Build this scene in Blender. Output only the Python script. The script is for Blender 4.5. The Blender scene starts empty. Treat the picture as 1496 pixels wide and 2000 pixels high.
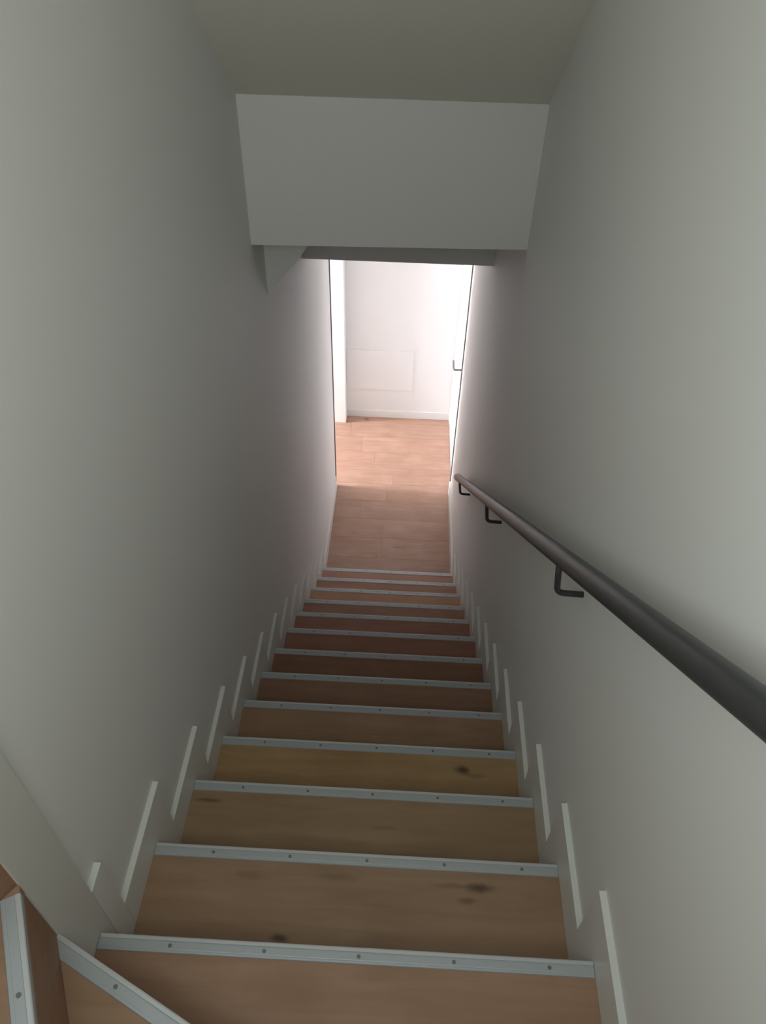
import bpy, bmesh, math, random
from mathutils import Vector, Matrix
C = bpy.context.scene.collection
S = bpy.context.scene
random.seed(7)

# ------------------------------------------------------------ camera
F = 1500.0
cam_d = bpy.data.cameras.new('camera'); cam = bpy.data.objects.new('camera', cam_d); C.objects.link(cam)
cam_d.sensor_fit = 'VERTICAL'; cam_d.sensor_height = 36.0; cam_d.sensor_width = 36.0 * 1496 / 2000
cam_d.lens = F * 36.0 / 2000; cam_d.clip_start = 0.02; cam_d.clip_end = 60
_r = (0.9987237796, 0.0470151705, 0.0184495473)
_d = (0.0458407836, -0.6904991970, -0.7218791322)
_f = (-0.0211998729, 0.7218035971, -0.6917731801)
cam.matrix_world = Matrix(((_r[0], -_d[0], -_f[0], 0.0590), (_r[1], -_d[1], -_f[1], -0.4241),
                           (_r[2], -_d[2], -_f[2], 1.4754), (0, 0, 0, 1)))
S.camera = cam

# ------------------------------------------------------------ world, lights, exposure
w = bpy.data.worlds.new('world'); S.world = w; w.use_nodes = True
w.node_tree.nodes['Background'].inputs[0].default_value = (0.80, 0.90, 1.0, 1)
w.node_tree.nodes['Background'].inputs[1].default_value = 1.0
def area(name, loc, target, sx, sy, power, col):
    l = bpy.data.lights.new(name, 'AREA'); l.shape = 'RECTANGLE'; l.size = sx; l.size_y = sy
    l.energy = power; l.color = col
    o = bpy.data.objects.new(name, l); C.objects.link(o); o.location = loc
    o.rotation_euler = (Vector(target) - Vector(loc)).to_track_quat('-Z', 'Y').to_euler()
    return o
# daylight of the window at the end of the lower hall
area('hall_window_light', (-4.35, 4.29, -1.0), (0.40, 4.36, -1.75), 0.52, 1.3, 350, (0.92, 0.93, 1.0))
# added area light standing in for upper-floor daylight, behind the person on the stairs
area('upper_fill_light', (-0.10, -0.50, 1.46), (0.14, 2.0, 0.55), 0.60, 0.55, 6.0, (0.92, 1.0, 0.925))
area('upper_flight_light', (-1.05, -0.5, 2.3), (0.44, -0.1, 1.7), 0.8, 0.6, 3.5, (0.90, 1.0, 1.0))  # second added area light, over the upper flight, brightens the right wall
S.view_settings.view_transform = 'Standard'; S.view_settings.look = 'None'
S.view_settings.exposure = 0.0; S.view_settings.gamma = 1.0; S.view_settings.use_curve_mapping = False

# ------------------------------------------------------------ dimensions (metres)
W = 0.43            # half width between the skirtings
WW = 0.442          # half width between the walls
G, R = 0.24719, 0.19326
DY = [0.0148, 0.0078, 0.0024, -0.0088, -0.0099, -0.0118, -0.0097, -0.0003, 0.0027, -0.0010, 0.0012, 0.0031, 0.0096]
NY = [(k * G + DY[k]) for k in range(13)]          # nosing edges
ZF = -13 * R
YJ = 4.0            # door jamb
CORNER = Vector((-W, -0.047))

# ------------------------------------------------------------ materials
def mat(name, col, rough=0.5, metal=0.0):
    m = bpy.data.materials.new(name); m.use_nodes = True
    b = m.node_tree.nodes['Principled BSDF']
    b.inputs['Base Color'].default_value = (*col, 1); b.inputs['Roughness'].default_value = rough
    b.inputs['Metallic'].default_value = metal
    return m
def paint(name, col, rough=0.6, bump=0.03, scale=260):
    m = mat(name, col, rough); nt = m.node_tree; b = nt.nodes['Principled BSDF']
    g = nt.nodes.new('ShaderNodeNewGeometry')
    n = nt.nodes.new('ShaderNodeTexNoise'); n.inputs['Scale'].default_value = scale; n.inputs['Detail'].default_value = 2
    bp = nt.nodes.new('ShaderNodeBump'); bp.inputs['Strength'].default_value = bump; bp.inputs['Distance'].default_value = 0.002
    nt.links.new(g.outputs['Position'], n.inputs['Vector'])
    nt.links.new(n.outputs['Fac'], bp.inputs['Height']); nt.links.new(bp.outputs['Normal'], b.inputs['Normal'])
    n2 = nt.nodes.new('ShaderNodeTexNoise'); n2.inputs['Scale'].default_value = 1.6; n2.inputs['Detail'].default_value = 3
    nt.links.new(g.outputs['Position'], n2.inputs['Vector'])
    mx = nt.nodes.new('ShaderNodeMixRGB'); mx.inputs[1].default_value = (*[c * 0.97 for c in col], 1)
    mx.inputs[2].default_value = (*[min(1, c * 1.02) for c in col], 1)
    nt.links.new(n2.outputs['Fac'], mx.inputs[0]); nt.links.new(mx.outputs[0], b.inputs['Base Color'])
    return m
def oak(name, knots=()):
    """Oak boards, grain along X; Object Info colour tints each board, a few dark knots at fixed spots."""
    m = mat(name, (0.4, 0.28, 0.18), 0.5); nt = m.node_tree; b = nt.nodes['Principled BSDF']; N = nt.nodes.new; K = nt.links.new
    g = N('ShaderNodeNewGeometry'); oi = N('ShaderNodeObjectInfo')
    add = N('ShaderNodeVectorMath'); add.operation = 'ADD'
    sc = N('ShaderNodeVectorMath'); sc.operation = 'SCALE'; sc.inputs['Scale'].default_value = 13.0
    cmb = N('ShaderNodeCombineXYZ'); K(oi.outputs['Random'], cmb.inputs[0]); K(oi.outputs['Random'], cmb.inputs[1])
    K(cmb.outputs[0], sc.inputs[0]); K(g.outputs['Position'], add.inputs[0]); K(sc.outputs[0], add.inputs[1])
    mp = N('ShaderNodeMapping'); mp.inputs['Scale'].default_value = (1.6, 16, 16); K(add.outputs[0], mp.inputs['Vector'])
    n1 = N('ShaderNodeTexNoise'); n1.inputs['Scale'].default_value = 2.2; n1.inputs['Detail'].default_value = 6; n1.inputs['Roughness'].default_value = 0.6
    n1.inputs['Distortion'].default_value = 0.6
    K(mp.outputs[0], n1.inputs['Vector'])
    mp2 = N('ShaderNodeMapping'); mp2.inputs['Scale'].default_value = (4, 4.5, 4.5); K(add.outputs[0], mp2.inputs['Vector'])
    n2 = N('ShaderNodeTexNoise'); n2.inputs['Scale'].default_value = 1.5; n2.inputs['Detail'].default_value = 3; K(mp2.outputs[0], n2.inputs['Vector'])
    r1 = N('ShaderNodeValToRGB'); r1.color_ramp.elements[0].position = 0.30; r1.color_ramp.elements[1].position = 0.72
    r1.color_ramp.elements[0].color = (0.360, 0.226, 0.145, 1); r1.color_ramp.elements[1].color = (0.440, 0.296, 0.205, 1)
    K(n1.outputs['Fac'], r1.inputs[0])
    r2 = N('ShaderNodeValToRGB'); r2.color_ramp.elements[0].position = 0.35; r2.color_ramp.elements[1].position = 0.65
    r2.color_ramp.elements[0].color = (0.89, 0.865, 0.84, 1); r2.color_ramp.elements[1].color = (1, 1, 1, 1)
    K(n2.outputs['Fac'], r2.inputs[0])
    mul = N('ShaderNodeMixRGB'); mul.blend_type = 'MULTIPLY'; mul.inputs[0].default_value = 1
    K(r1.outputs[0], mul.inputs[1]); K(r2.outputs[0], mul.inputs[2])
    tint = N('ShaderNodeMixRGB'); tint.blend_type = 'MULTIPLY'; tint.inputs[0].default_value = 1
    K(mul.outputs[0], tint.inputs[1]); K(oi.outputs['Color'], tint.inputs[2])
    out = tint.outputs[0]
    for (x, y, z, lx, ly, s) in knots:
        sb = N('ShaderNodeVectorMath'); sb.operation = 'SUBTRACT'; sb.inputs[1].default_value = (x, y, z); K(g.outputs['Position'], sb.inputs[0])
        nz = N('ShaderNodeTexNoise'); nz.inputs['Scale'].default_value = 30; K(g.outputs['Position'], nz.inputs['Vector'])
        nzs = N('ShaderNodeVectorMath'); nzs.operation = 'MULTIPLY_ADD'
        K(nz.outputs['Color'], nzs.inputs[0]); nzs.inputs[1].default_value = (lx * 0.8, ly * 0.8, 0); nzs.inputs[2].default_value = (-lx * 0.4, -ly * 0.4, 0)
        ad = N('ShaderNodeVectorMath'); ad.operation = 'ADD'; K(sb.outputs[0], ad.inputs[0]); K(nzs.outputs[0], ad.inputs[1])
        ml = N('ShaderNodeVectorMath'); ml.operation = 'MULTIPLY'; ml.inputs[1].default_value = (1 / lx, 1 / ly, 1 / 0.05); K(ad.outputs[0], ml.inputs[0])
        ln = N('ShaderNodeVectorMath'); ln.operation = 'LENGTH'; K(ml.outputs[0], ln.inputs[0])
        mr = N('ShaderNodeMapRange'); mr.interpolation_type = 'SMOOTHSTEP'; mr.inputs[1].default_value = 0.15; mr.inputs[2].default_value = 1.15
        mr.inputs[3].default_value = s; mr.inputs[4].default_value = 0; K(ln.outputs['Value'], mr.inputs[0])
        mk = N('ShaderNodeMixRGB'); mk.inputs[2].default_value = (0.07, 0.035, 0.02, 1); K(mr.outputs[0], mk.inputs[0]); K(out, mk.inputs[1]); out = mk.outputs[0]
    K(out, b.inputs['Base Color'])
    bp = N('ShaderNodeBump'); bp.inputs['Strength'].default_value = 0.12; bp.inputs['Distance'].default_value = 0.001
    K(n1.outputs['Fac'], bp.inputs['Height']); K(bp.outputs['Normal'], b.inputs['Normal'])
    return m
M = {}
M['wall'] = paint('wall_paint', (0.81, 0.80, 0.785), 0.62)
M['ceiling'] = paint('ceiling_paint', (0.76, 0.735, 0.67), 0.7)
M['skirting'] = paint('white_gloss_paint', (0.76, 0.76, 0.73), 0.38, 0.01)
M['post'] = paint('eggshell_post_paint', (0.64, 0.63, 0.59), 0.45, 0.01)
M['door'] = paint('white_door_paint', (0.80, 0.80, 0.80), 0.4, 0.01)
M['bead'] = mat('grey_metal', (0.17, 0.16, 0.16), 0.5, 0.3)
M['rail'] = paint('anthracite_powder_coat', (0.042, 0.043, 0.045), 0.42, 0.04, 900)
M['alu'] = paint('brushed_aluminium', (0.47, 0.50, 0.53), 0.5, 0.05, 500)
M['alu'].node_tree.nodes['Principled BSDF'].inputs['Metallic'].default_value = 0.35
M['rim'] = mat('polished_aluminium', (0.60, 0.62, 0.64), 0.4, 0.3)
M['screw'] = mat('dark_screw', (0.2, 0.21, 0.22), 0.5, 0.6)
M['steel'] = mat('brushed_steel', (0.22, 0.22, 0.23), 0.35, 0.8)
M['dark'] = mat('shadow_gap', (0.05, 0.04, 0.035), 0.8)
M['oak'] = oak('oak_boards', [
    (0.276, 0.664, -3 * R, 0.030, 0.020, 0.85), (0.315, 0.650, -3 * R, 0.035, 0.012, 0.35),
    (0.262, 0.199, -R, 0.036, 0.013, 0.80), (0.235, 0.172, -R, 0.024, 0.009, 0.45), (0.20, 0.200, -R, 0.05, 0.008, 0.35),
    (-0.14, 0.083, -R, 0.024, 0.010, 0.85), (-0.03, 0.205, -R, 0.06, 0.010, 0.30), (-0.22, 0.20, -R, 0.05, 0.012, 0.28),
    (-0.385, 0.446, -2 * R, 0.050, 0.008, 0.60), (-0.102, 0.474, -2 * R, 0.016, 0.008, 0.50), (0.06, 0.40, -2 * R, 0.05, 0.008, 0.25),
    (-0.258, 4.878, ZF, 0.035, 0.030, 0.55), (0.05, 3.38, ZF, 0.05, 0.012, 0.3), (-0.09, 3.28, ZF, 0.03, 0.012, 0.3)])

# ------------------------------------------------------------ mesh helpers
def mesh(name, verts, faces, m, parent=None, smooth=False, color=None):
    me = bpy.data.meshes.new(name); me.from_pydata([tuple(v) for v in verts], [], faces)
    bm = bmesh.new(); bm.from_mesh(me); bmesh.ops.recalc_face_normals(bm, faces=bm.faces); bm.to_mesh(me); bm.free()
    me.materials.append(m)
    if smooth:
        for p in me.polygons: p.use_smooth = True
    o = bpy.data.objects.new(name, me); C.objects.link(o)
    if parent:
        o.parent = parent; o.matrix_parent_inverse = Matrix.Translation(-Vector(parent.location))
    if color: o.color = (*color, 1)
    return o
def box_vf(a, b):
    x0, y0, z0 = a; x1, y1, z1 = b
    v = [(x0, y0, z0), (x1, y0, z0), (x1, y1, z0), (x0, y1, z0), (x0, y0, z1), (x1, y0, z1), (x1, y1, z1), (x0, y1, z1)]
    f = [(0, 3, 2, 1), (4, 5, 6, 7), (0, 1, 5, 4), (1, 2, 6, 5), (2, 3, 7, 6), (3, 0, 4, 7)]
    return v, f
def box(name, a, b, m, parent=None, bevel=0, color=None):
    v, f = box_vf(a, b); o = mesh(name, v, f, m, parent, color=color)
    if bevel: bev(o, bevel)
    return o
def bev(o, wd, seg=2):
    bm = bmesh.new(); bm.from_mesh(o.data)
    bmesh.ops.bevel(bm, geom=list(bm.edges), offset=wd, segments=seg, affect='EDGES', profile=0.5)
    bm.to_mesh(o.data); bm.free()
def prism(name, poly, axis, lo, hi, m, parent=None, bevel=0, color=None):
    """poly: 2-D outline; axis 'z' -> (x,y), axis 'x' -> (y,z); extruded from lo to hi along the axis."""
    n = len(poly)
    if axis == 'z': v = [(p[0], p[1], lo) for p in poly] + [(p[0], p[1], hi) for p in poly]
    elif axis == 'x': v = [(lo, p[0], p[1]) for p in poly] + [(hi, p[0], p[1]) for p in poly]
    else: v = [(p[0], lo, p[1]) for p in poly] + [(p[0], hi, p[1]) for p in poly]
    f = [tuple(range(n)), tuple(range(2 * n - 1, n - 1, -1))] + [(i, (i + 1) % n, n + (i + 1) % n, n + i) for i in range(n)]
    o = mesh(name, v, f, m, parent, color=color)
    if bevel: bev(o, bevel)
    return o
def tube(name, pts, rad, m, parent=None, seg=20, cap_bevel=True):
    pts = [Vector(p) for p in pts]; v = []; f = []
    ref = None
    for i, p in enumerate(pts):
        t = (pts[min(i + 1, len(pts) - 1)] - pts[max(i - 1, 0)]).normalized()
        if ref is None: ref = t.orthogonal().normalized()
        ref = (ref - t * ref.dot(t)).normalized(); b = t.cross(ref)
        for k in range(seg):
            a = 2 * math.pi * k / seg; v.append(p + rad * (math.cos(a) * ref + math.sin(a) * b))
    for i in range(len(pts) - 1):
        for k in range(seg):
            f.append((i * seg + k, i * seg + (k + 1) % seg, (i + 1) * seg + (k + 1) % seg, (i + 1) * seg + k))
    f.append(tuple(range(seg))); f.append(tuple(range(len(v) - seg, len(v))))
    o = mesh(name, v, f, m, parent)
    for p in o.data.polygons: p.use_smooth = len(p.vertices) == 4
    return o
def bend(p0, p1, p2, r, n=8):
    """p0 -> p1 -> p2 with the corner at p1 rounded."""
    p0, p1, p2 = map(Vector, (p0, p1, p2)); a = (p0 - p1).normalized(); b = (p2 - p1).normalized()
    s = p1 + a * r; e = p1 + b * r; out = [p0]
    for i in range(n + 1):
        t = i / n; out.append((1 - t) ** 2 * s + 2 * t * (1 - t) * p1 + t * t * e)
    return out + [p2]
def empty(name, loc, label=None, cat=None, kind=None, group=None):
    o = bpy.data.objects.new(name, None); C.objects.link(o); o.location = loc; o.empty_display_size = 0.1
    return tag(o, label, cat, kind, group)
def tag(o, label=None, cat=None, kind=None, group=None):
    if label: o['label'] = label
    if cat: o['category'] = cat
    if kind: o['kind'] = kind
    if group: o['group'] = group
    return o

# ------------------------------------------------------------ the shell
ZT = 2.75
YB = -0.95
# points of the boxed bulkhead and the slanting soffit, left and right wall
BL, BR = (-WW, 1.868, 0.839), (WW, 2.036, 0.793)
bl, br = (-WW, 1.868, 0.409), (WW, 2.036, 0.350)
SL = R / G
def up(p, z): return (p[0], p[1] - (z - p[2]) / SL, z)
o = prism('wall_left', [(0.035, -R - 0.3), (0.035, ZT), (YJ, ZT), (YJ, ZF - 0.1), (12 * G - 0.2, ZF - 0.1), (0.035, -R - 0.3)][:-1], 'x', -WW - 0.09, -WW, M['wall'])
tag(o, 'white painted wall on the left of the stairs', 'wall', 'structure')
o = prism('wall_right', [(YB, -0.4), (YB, ZT), (YJ, ZT), (YJ, ZF - 0.1), (12 * G - 0.2, ZF - 0.1)], 'x', WW, WW + 0.10, M['wall'])
tag(o, 'white painted wall on the right, carrying the handrail', 'wall', 'structure')
o = box('wall_back', (-2.4, YB - 0.1, -0.4), (WW + 0.1, YB, ZT), M['wall'])
tag(o, 'white painted wall behind the winding steps', 'wall', 'structure')
o = box('wall_upper_flight', (-2.4, -0.045, -0.2), (-W - 0.012, 0.035, ZT), M['wall'])
tag(o, 'white painted wall beside the upper flight', 'wall', 'structure')
o = box('wall_upper_end', (-2.5, YB, 0.9), (-2.4, -0.045, ZT), M['wall'])
tag(o, 'white painted wall closing the upper flight', 'wall', 'structure')
# white upright at the inner corner of the turn
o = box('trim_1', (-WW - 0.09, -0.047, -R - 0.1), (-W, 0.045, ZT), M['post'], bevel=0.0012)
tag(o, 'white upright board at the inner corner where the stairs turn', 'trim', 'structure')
# slanting soffit above the flight, its bulkhead, and the lower ceilings
uL, uR = up(BL, ZT - 0.02), up(BR, ZT - 0.02)
th = 0.06
v = [BL, BR, uR, uL] + [(p[0], p[1] + 0.02, p[2] + th) for p in (BL, BR, uR, uL)]
o = mesh('ceiling_slope', v, [(0, 1, 2, 3), (4, 7, 6, 5), (0, 4, 5, 1), (1, 5, 6, 2), (2, 6, 7, 3), (3, 7, 4, 0)], M['ceiling'])
tag(o, 'slanting white ceiling running parallel to the stairs', 'ceiling', 'structure')
o = box('ceiling_upper', (-2.4, YB, ZT), (WW + 0.1, 0.6, ZT + 0.06), M['ceiling'])
tag(o, 'flat ceiling above the turn of the stairs', 'ceiling', 'structure')
tb = 0.10
v = [BL, BR, br, bl] + [(p[0], p[1] + tb, p[2] + (0.05 if i < 2 else 0)) for i, p in enumerate((BL, BR, br, bl))]
o = mesh('wall_bulkhead', v, [(0, 1, 2, 3), (4, 7, 6, 5), (0, 4, 5, 1), (1, 5, 6, 2), (2, 6, 7, 3), (3, 7, 4, 0)], M['wall'])
tag(o, 'white boxed bulkhead hanging across the stairwell', 'bulkhead', 'structure')
v = [(-WW, 1.93, 0.45), (WW, 2.10, 0.45), (WW, 3.05, 0.42), (-WW, 3.05, 0.42)]; v += [(a, b, c + 0.06) for a, b, c in v]
o = mesh('ceiling_middle', v, box_vf((0, 0, 0), (1, 1, 1))[1], M['ceiling'])
tag(o, 'short flat ceiling behind the bulkhead', 'ceiling', 'structure')
HY, HZ = 2.94, -0.147
o = mesh('wall_lintel', *box_vf((-WW, HY, HZ), (WW, HY + 0.12, 0.43)), M['wall'])
tag(o, 'shaded wall face over the foot of the stairs', 'lintel', 'structure')
o = box('ceiling_lower', (-4.6, HY + 0.1, HZ), (1.2, 5.0, HZ + 0.06), M['ceiling'])
tag(o, 'flat white ceiling of the bright lower hall', 'ceiling', 'structure')
# slanted boxing in the left corner under the bulkhead
gy = 2.06
o = prism('trim_2', [(-WW, 0.409), (-0.205, 0.409), (-0.292, 0.322), (-0.335, 0.262), (-WW, 0.140)], 'y', gy, HY + 0.01, M['wall'])
tag(o, 'white slant-edged boxing in the left corner below the bulkhead', 'trim', 'structure')

# far side of the lower hall
o = box('wall_far', (-4.6, 4.925, ZF - 0.1), (WW + 0.1, 5.02, HZ), M['wall'])
tag(o, 'bright white wall at the end of the lower hall', 'wall', 'structure')
o = box('trim_3', (-4.5, 4.815, ZF), (-0.430, 4.925, HZ), M['wall'], bevel=0.002)
tag(o, 'white wall projection left of the bright end wall', 'trim', 'structure')
o = box('wall_hall_front', (-4.6, YJ - 0.1, ZF - 0.1), (-WW - 0.09, YJ, HZ), M['wall'])
tag(o, 'white wall of the lower hall beside the opening', 'wall', 'structure')
o = box('wall_hall_right', (0.50, YJ, ZF - 0.1), (0.56, 5.0, HZ), M['wall'])
tag(o, 'white wall holding the hall door', 'wall', 'structure')
# hall window wall with an opening
e = empty('wall_hall_left', (-4.5, 4.45, ZF), 'white wall with the window of the lower hall', 'wall', 'structure')
for a, b in (((-4.60, 3.9, ZF - 0.1), (-4.50, 5.02, -1.75)), ((-4.60, 3.9, -0.4), (-4.50, 5.02, HZ)),
             ((-4.60, 3.9, -1.75), (-4.50, 4.10, -0.4)), ((-4.60, 4.82, -1.75), (-4.50, 5.02, -0.4))):
    box('wall_section', a, b, M['wall'], e)
e = empty('window_1', (-4.55, 4.46, -1.75), 'white framed window lighting the lower hall', 'window', 'structure')
for a, b in (((-4.57, 4.10, -1.75), (-4.53, 4.82, -1.70)), ((-4.57, 4.10, -0.45), (-4.53, 4.82, -0.40)),
             ((-4.57, 4.10, -1.70), (-4.53, 4.15, -0.45)), ((-4.57, 4.77, -1.70), (-4.53, 4.82, -0.45))):
    box('window_frame', a, b, M['door'], e, 0.003)
M['glass'] = mat('window_glass', (0.95, 0.97, 0.97), 0.02)
M['glass'].node_tree.nodes['Principled BSDF'].inputs['Transmission Weight'].default_value = 1.0
box('pane', (-4.553, 4.15, -1.70), (-4.547, 4.77, -0.45), M['glass'], e)
# thin grey edge beads on the two corners of the opening
o = box('trim_4', (-WW - 0.002, YJ, ZF), (-WW + 0.006, YJ + 0.02, HZ), M['bead'], bevel=0.001)
tag(o, 'thin grey edge strip left of the opening to the hall', 'trim', 'structure')
o = box('trim_5', (WW - 0.008, YJ, ZF), (WW + 0.004, YJ + 0.02, HZ), M['bead'], bevel=0.001)
tag(o, 'thin grey edge strip right of the opening to the hall', 'trim', 'structure')

# ------------------------------------------------------------ lower floor: oak boards laid across
fl = empty('floor', (0, 4.0, ZF), 'oak board floor of the landing and lower hall', 'floor', 'structure')
box('subfloor', (-4.5, 12 * G - 0.1, ZF - 0.08), (0.6, 5.0, ZF - 0.016), M['dark'], fl)
bw = 0.1965; y = 4.05 - 6 * bw
joints = {4.05: (0.02,), }
i = 0
tints = [(1.06, .98, 1.06), (1.03, .96, 1.05), (1.10, 1.0, 1.06), (1.04, .95, 1.03), (1.09, 1.0, 1.1), (1.02, .95, 1.04), (1.07, .99, 1.08)]
while y < 4.93:
    yy = min(y + bw, 4.935)
    xs = [-4.5]; x = -4.5 + random.uniform(0.3, 1.2)
    while x < WW - 0.15:
        xs.append(x); x += random.uniform(0.9, 1.5)
    if y < YJ - 0.02: xs = [-WW] + ([random.choice([-0.05, 0.12, -0.22])] if i % 3 == 1 else [])
    xs.append(0.50)
    for a, b in zip(xs, xs[1:]):
        if y < YJ - 0.02: b = min(b, WW)
        box('floor_board', (a + 0.0004, y + 0.0004, ZF - 0.016), (b - 0.0004, yy - 0.0004, ZF), M['oak'], fl, 0.0006, tints[(i * 3 + len(xs)) % 7])
        i += 1
    y = yy if yy < 4.93 else 9
    i += 1

# ------------------------------------------------------------ staircase
st = empty('staircase', (0, 0, ZF), 'oak staircase with aluminium nosing strips descending to the bright hall', 'staircase')
# board tints: boards differ in tone; near and middle ones also darkened to follow the light (index 0 = first straight step)
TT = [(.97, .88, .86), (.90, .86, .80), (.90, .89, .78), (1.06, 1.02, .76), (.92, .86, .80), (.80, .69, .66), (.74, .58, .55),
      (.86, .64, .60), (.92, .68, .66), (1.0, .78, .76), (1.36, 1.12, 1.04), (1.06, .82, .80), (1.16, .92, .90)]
def screws(strip, p0, d, n, z, length, first=0.145, step=0.191):
    """small countersunk screws along a strip: p0 start, d unit direction, n unit inward normal"""
    for j in range(5):
        t = (first + step * j) * 0.86
        if t > length - 0.02: break
        c = Vector((p0[0], p0[1])) + Vector(d) * t + Vector(n) * 0.0135
        v = [(c.x + 0.0034 * math.cos(a), c.y + 0.0034 * math.sin(a), z + zz) for zz in (0, 0.0008) for a in [k * math.pi / 5 for k in range(10)]]
        f = [tuple(range(10)), tuple(range(19, 9, -1))] + [(k, (k + 1) % 10, 10 + (k + 1) % 10, 10 + k) for k in range(10)]
        mesh('screw', v, f, M['screw'], strip)
def strip(p0, p1, n, z):
    """aluminium stair nosing: flat flange with two grooves, bright rounded rim, short lip. n points back over the tread."""
    p0 = Vector(p0); p1 = Vector(p1); n = Vector(n).normalized(); d = (p1 - p0).normalized()
    prof = [(-0.001, -0.010), (-0.001, 0.0012), (0.0, 0.0024), (0.0012, 0.003), (0.0062, 0.003), (0.0070, 0.0022), (0.0078, 0.0022),
            (0.0085, 0.0024), (0.0190, 0.0024), (0.0197, 0.0022), (0.0204, 0.0022), (0.0212, 0.0024), (0.0245, 0.0022), (0.0258, 0.0004), (0.0258, 0.0), (0.001, 0.0), (0.001, -0.010)]
    k = len(prof); v = [(p.x + n.x * a, p.y + n.y * a, z + b) for p in (p0, p1) for a, b in prof]
    f = [tuple(range(k)), tuple(range(2 * k - 1, k - 1, -1))] + [(i, (i + 1) % k, k + (i + 1) % k, k + i) for i in range(k)]
    s = mesh('nosing_strip', v, f, M['alu'], st)
    s.data.materials.append(M['rim'])
    for p in s.data.polygons:
        vs = [prof[q % k] for q in p.vertices]
        if len(vs) == 4 and max(a for a, b in vs) < 0.0066 and min(b for a, b in vs) > 0.001: p.material_index = 1
    screws(s, p0, d, n, z + 0.0024, (p1 - p0).length)
    return s
for k in range(13):
    y1 = NY[k]; z = -k * R
    if k: y0 = NY[k - 1] - 0.022
    if k == 0:
        # first straight tread, tapering into the turn
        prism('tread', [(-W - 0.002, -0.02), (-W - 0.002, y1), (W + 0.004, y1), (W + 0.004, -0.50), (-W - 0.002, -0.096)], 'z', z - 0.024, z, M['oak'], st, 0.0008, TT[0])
    else:
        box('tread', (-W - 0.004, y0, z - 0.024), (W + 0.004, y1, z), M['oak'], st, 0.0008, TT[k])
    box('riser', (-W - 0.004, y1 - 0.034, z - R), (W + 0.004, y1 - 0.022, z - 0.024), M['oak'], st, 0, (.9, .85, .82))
    strip((-W + 0.001, y1), (W - 0.001, y1), (0, -1), z)
# winding treads round the inner corner
d0 = Vector((0.224, -0.105)).normalized(); d1 = Vector((0.0795, -0.155)).normalized()
def hit_x(d, x): t = (x - CORNER.x) / d.x; return Vector((x, CORNER.y + d.y * t))
def hit_y(d, yy): t = (yy - CORNER.y) / d.y; return Vector((CORNER.x + d.x * t, yy))
e0 = hit_x(d0, W); e1 = hit_y(d1, YB + 0.022)
n0 = Vector((d0.y, -d0.x)); n1 = Vector((d1.y, -d1.x))
c2 = (CORNER.x, CORNER.y)
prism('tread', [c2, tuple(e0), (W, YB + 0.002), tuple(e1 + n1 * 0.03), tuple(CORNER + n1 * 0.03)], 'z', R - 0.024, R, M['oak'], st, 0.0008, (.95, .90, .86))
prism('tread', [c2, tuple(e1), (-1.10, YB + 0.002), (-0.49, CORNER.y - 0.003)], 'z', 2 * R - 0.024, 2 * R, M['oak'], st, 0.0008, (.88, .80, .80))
def riser_line(a, b, n, zlo, zhi):
    a = Vector(a) + n * 0.002; b = Vector(b) + n * 0.002
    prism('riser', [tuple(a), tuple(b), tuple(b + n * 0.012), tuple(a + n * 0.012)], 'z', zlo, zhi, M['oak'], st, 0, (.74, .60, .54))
riser_line(c2, e0, n0, 0, R - 0.024); riser_line(c2, e1, n1, R, 2 * R - 0.024)
strip(CORNER + d0 * 0.001, e0, n0, R); strip(CORNER + d1 * 0.012, e1, n1, 2 * R)
# upper flight rising to the left
for j in range(4):
    x1 = -0.445 - j * G; zz = (3 + j) * R
    if j == 0:
        # last winding step: its nosing leaves the inner corner almost at right angles to the wall
        d2 = Vector((-0.015, -0.022)).normalized(); n2 = Vector((d2.y, -d2.x)); e2 = hit_y(d2, YB + 0.03)
        prism('tread', [c2, tuple(e2), (x1 - G - 0.55, YB + 0.002), (x1 - G - 0.02, -0.049)], 'z', zz - 0.024, zz, M['oak'], st, 0.0008, (.95, .9, .88))
        riser_line(c2, e2, n2, zz - R, zz - 0.024); strip(CORNER + d2 * 0.012, e2, n2, zz)
        continue
    box('tread', (x1 - G - 0.02, YB + 0.002, zz - 0.024), (x1, -0.049, zz), M['oak'], st, 0.0008, (.95, .9, .88))
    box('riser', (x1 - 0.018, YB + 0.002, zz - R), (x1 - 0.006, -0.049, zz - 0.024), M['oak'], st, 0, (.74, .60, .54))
    strip((x1, YB + 0.002), (x1, -0.050), (-1, 0), zz)

# ------------------------------------------------------------ saw-tooth skirting boards, one tooth per step
H = 0.106; XF = 0.095
def skirting(name, label, sx, first_y):
    e = empty(name, (sx * W, 0, -R), label, 'skirting', 'structure')
    lo, hi = (W, WW + 0.001) if sx > 0 else (-WW - 0.001, -W)
    for k in range(13):
        z = -k * R; yb = first_y if k == 0 else (k - 1) * G + XF + 0.0004
        yf = k * G + XF
        poly = [(yb, z), (yb, z + H), (yf, z + H), (yf, z - R)] + ([(yb, z - R)] if yb > NY[k] else [(NY[k], z - R), (NY[k], z)])
        prism('skirting_board', poly, 'x', lo, hi, M['skirting'], e, 0.0008)
    prism('skirting_board', [(12 * G + XF, ZF), (12 * G + XF, ZF + H), (YJ - 0.002, ZF + H), (YJ - 0.002, ZF)], 'x', lo, hi, M['skirting'], e, 0.0008)
    return e
skirting('baseboard_left', 'white saw-tooth skirting stepping down the left wall', -1, 0.0455)
sr = skirting('baseboard_right', 'white saw-tooth skirting stepping down the right wall', 1, -0.40)
prism('skirting_board', [(YB, R), (YB, R + H), (-0.36, R + H), (-0.36, 0.0), (-0.43, 0), (-0.43, R)], 'x', W, WW + 0.001, M['skirting'], sr, 0.0008)
e = empty('baseboard_far', (0, 4.92, ZF), 'low white skirting along the bright end wall', 'skirting', 'structure')
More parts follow.
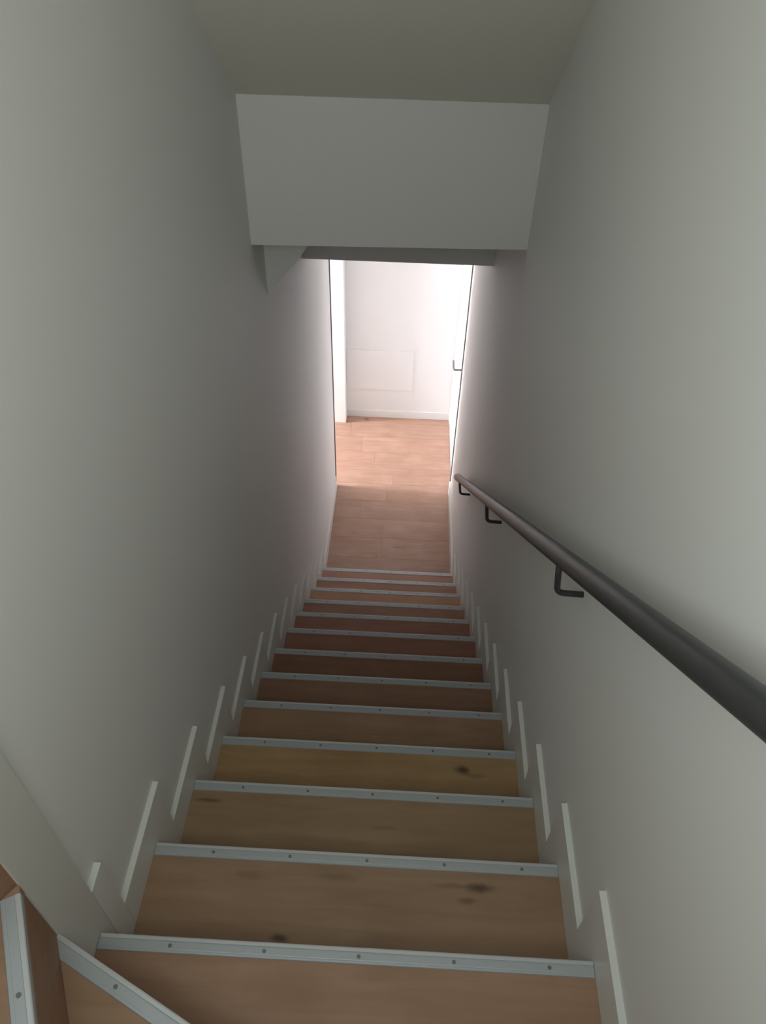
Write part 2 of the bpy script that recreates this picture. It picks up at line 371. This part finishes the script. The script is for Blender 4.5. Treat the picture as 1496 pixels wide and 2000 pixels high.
box('skirting_board', (-0.430, 4.913, ZF), (0.452, 4.9255, ZF + 0.07), M['skirting'], e, 0.001)

# ------------------------------------------------------------ handrail
def rz(yy): return 0.444 - 0.7818 * (yy - 0.533)
hr = empty('handrail', (0.38, 1.2, rz(1.2)), 'dark grey round metal handrail on the right wall', 'handrail')
ya, yb = -0.62, 2.900
tube('rail', [(0.38, ya, rz(ya)), (0.38, ya + 0.002, rz(ya + 0.002)), (0.38, yb - 0.002, rz(yb - 0.002)), (0.38, yb, rz(yb))], 0.0195, M['rail'], hr, 32)
for yy in (-0.42, 0.611, 1.641, 2.704):
    z = rz(yy)
    tube('bracket', bend((0.3765, yy, z - 0.010), (0.3875, yy, z - 0.105), (WW + 0.002, yy, z - 0.107), 0.018), 0.0064, M['rail'], hr, 14)

# ------------------------------------------------------------ door in the right side of the hall, panel on the end wall
dr = empty('door_1', (0.47, 4.46, ZF), 'white flush door on the right of the hall with a grey lever handle', 'door', 'structure')
box('door_leaf', (0.452, YJ + 0.024, ZF + 0.006), (0.492, 4.86, -0.42), M['door'], dr, 0.002)
box('door_frame', (0.448, 4.864, ZF), (0.500, 4.924, HZ), M['door'], dr, 0.002)
box('door_frame', (0.452, YJ + 0.022, -0.416), (0.500, 4.864, HZ), M['door'], dr, 0.002)
hz = -1.462
h = tube('door_handle', bend((0.452, 4.085, hz), (0.389, 4.085, hz), (0.389, 4.195, hz), 0.010, 5), 0.0075, M['steel'], dr, 12)
def disc(name, c, r, t, m, parent):
    return tube(name, [(c[0] - t, c[1], c[2]), (c[0], c[1], c[2])], r, m, parent, 20)
disc('handle_rose', (0.4525, 4.085, hz), 0.022, 0.008, M['steel'], dr)
box('key_plate', (0.447, 4.095, -1.60), (0.4525, 4.115, -1.545), M['steel'], dr, 0.002)
box('strike_plate', (0.434, YJ - 0.014, -1.62), (0.4425, YJ + 0.004, -1.54), M['steel'], dr, 0.0015)
o = box('wall_panel', (-0.428, 4.918, -2.235), (0.118, 4.9255, -1.860), M['wall'], None, 0.002)
tag(o, 'flat white rectangular panel mounted low on the bright end wall', 'wall panel')
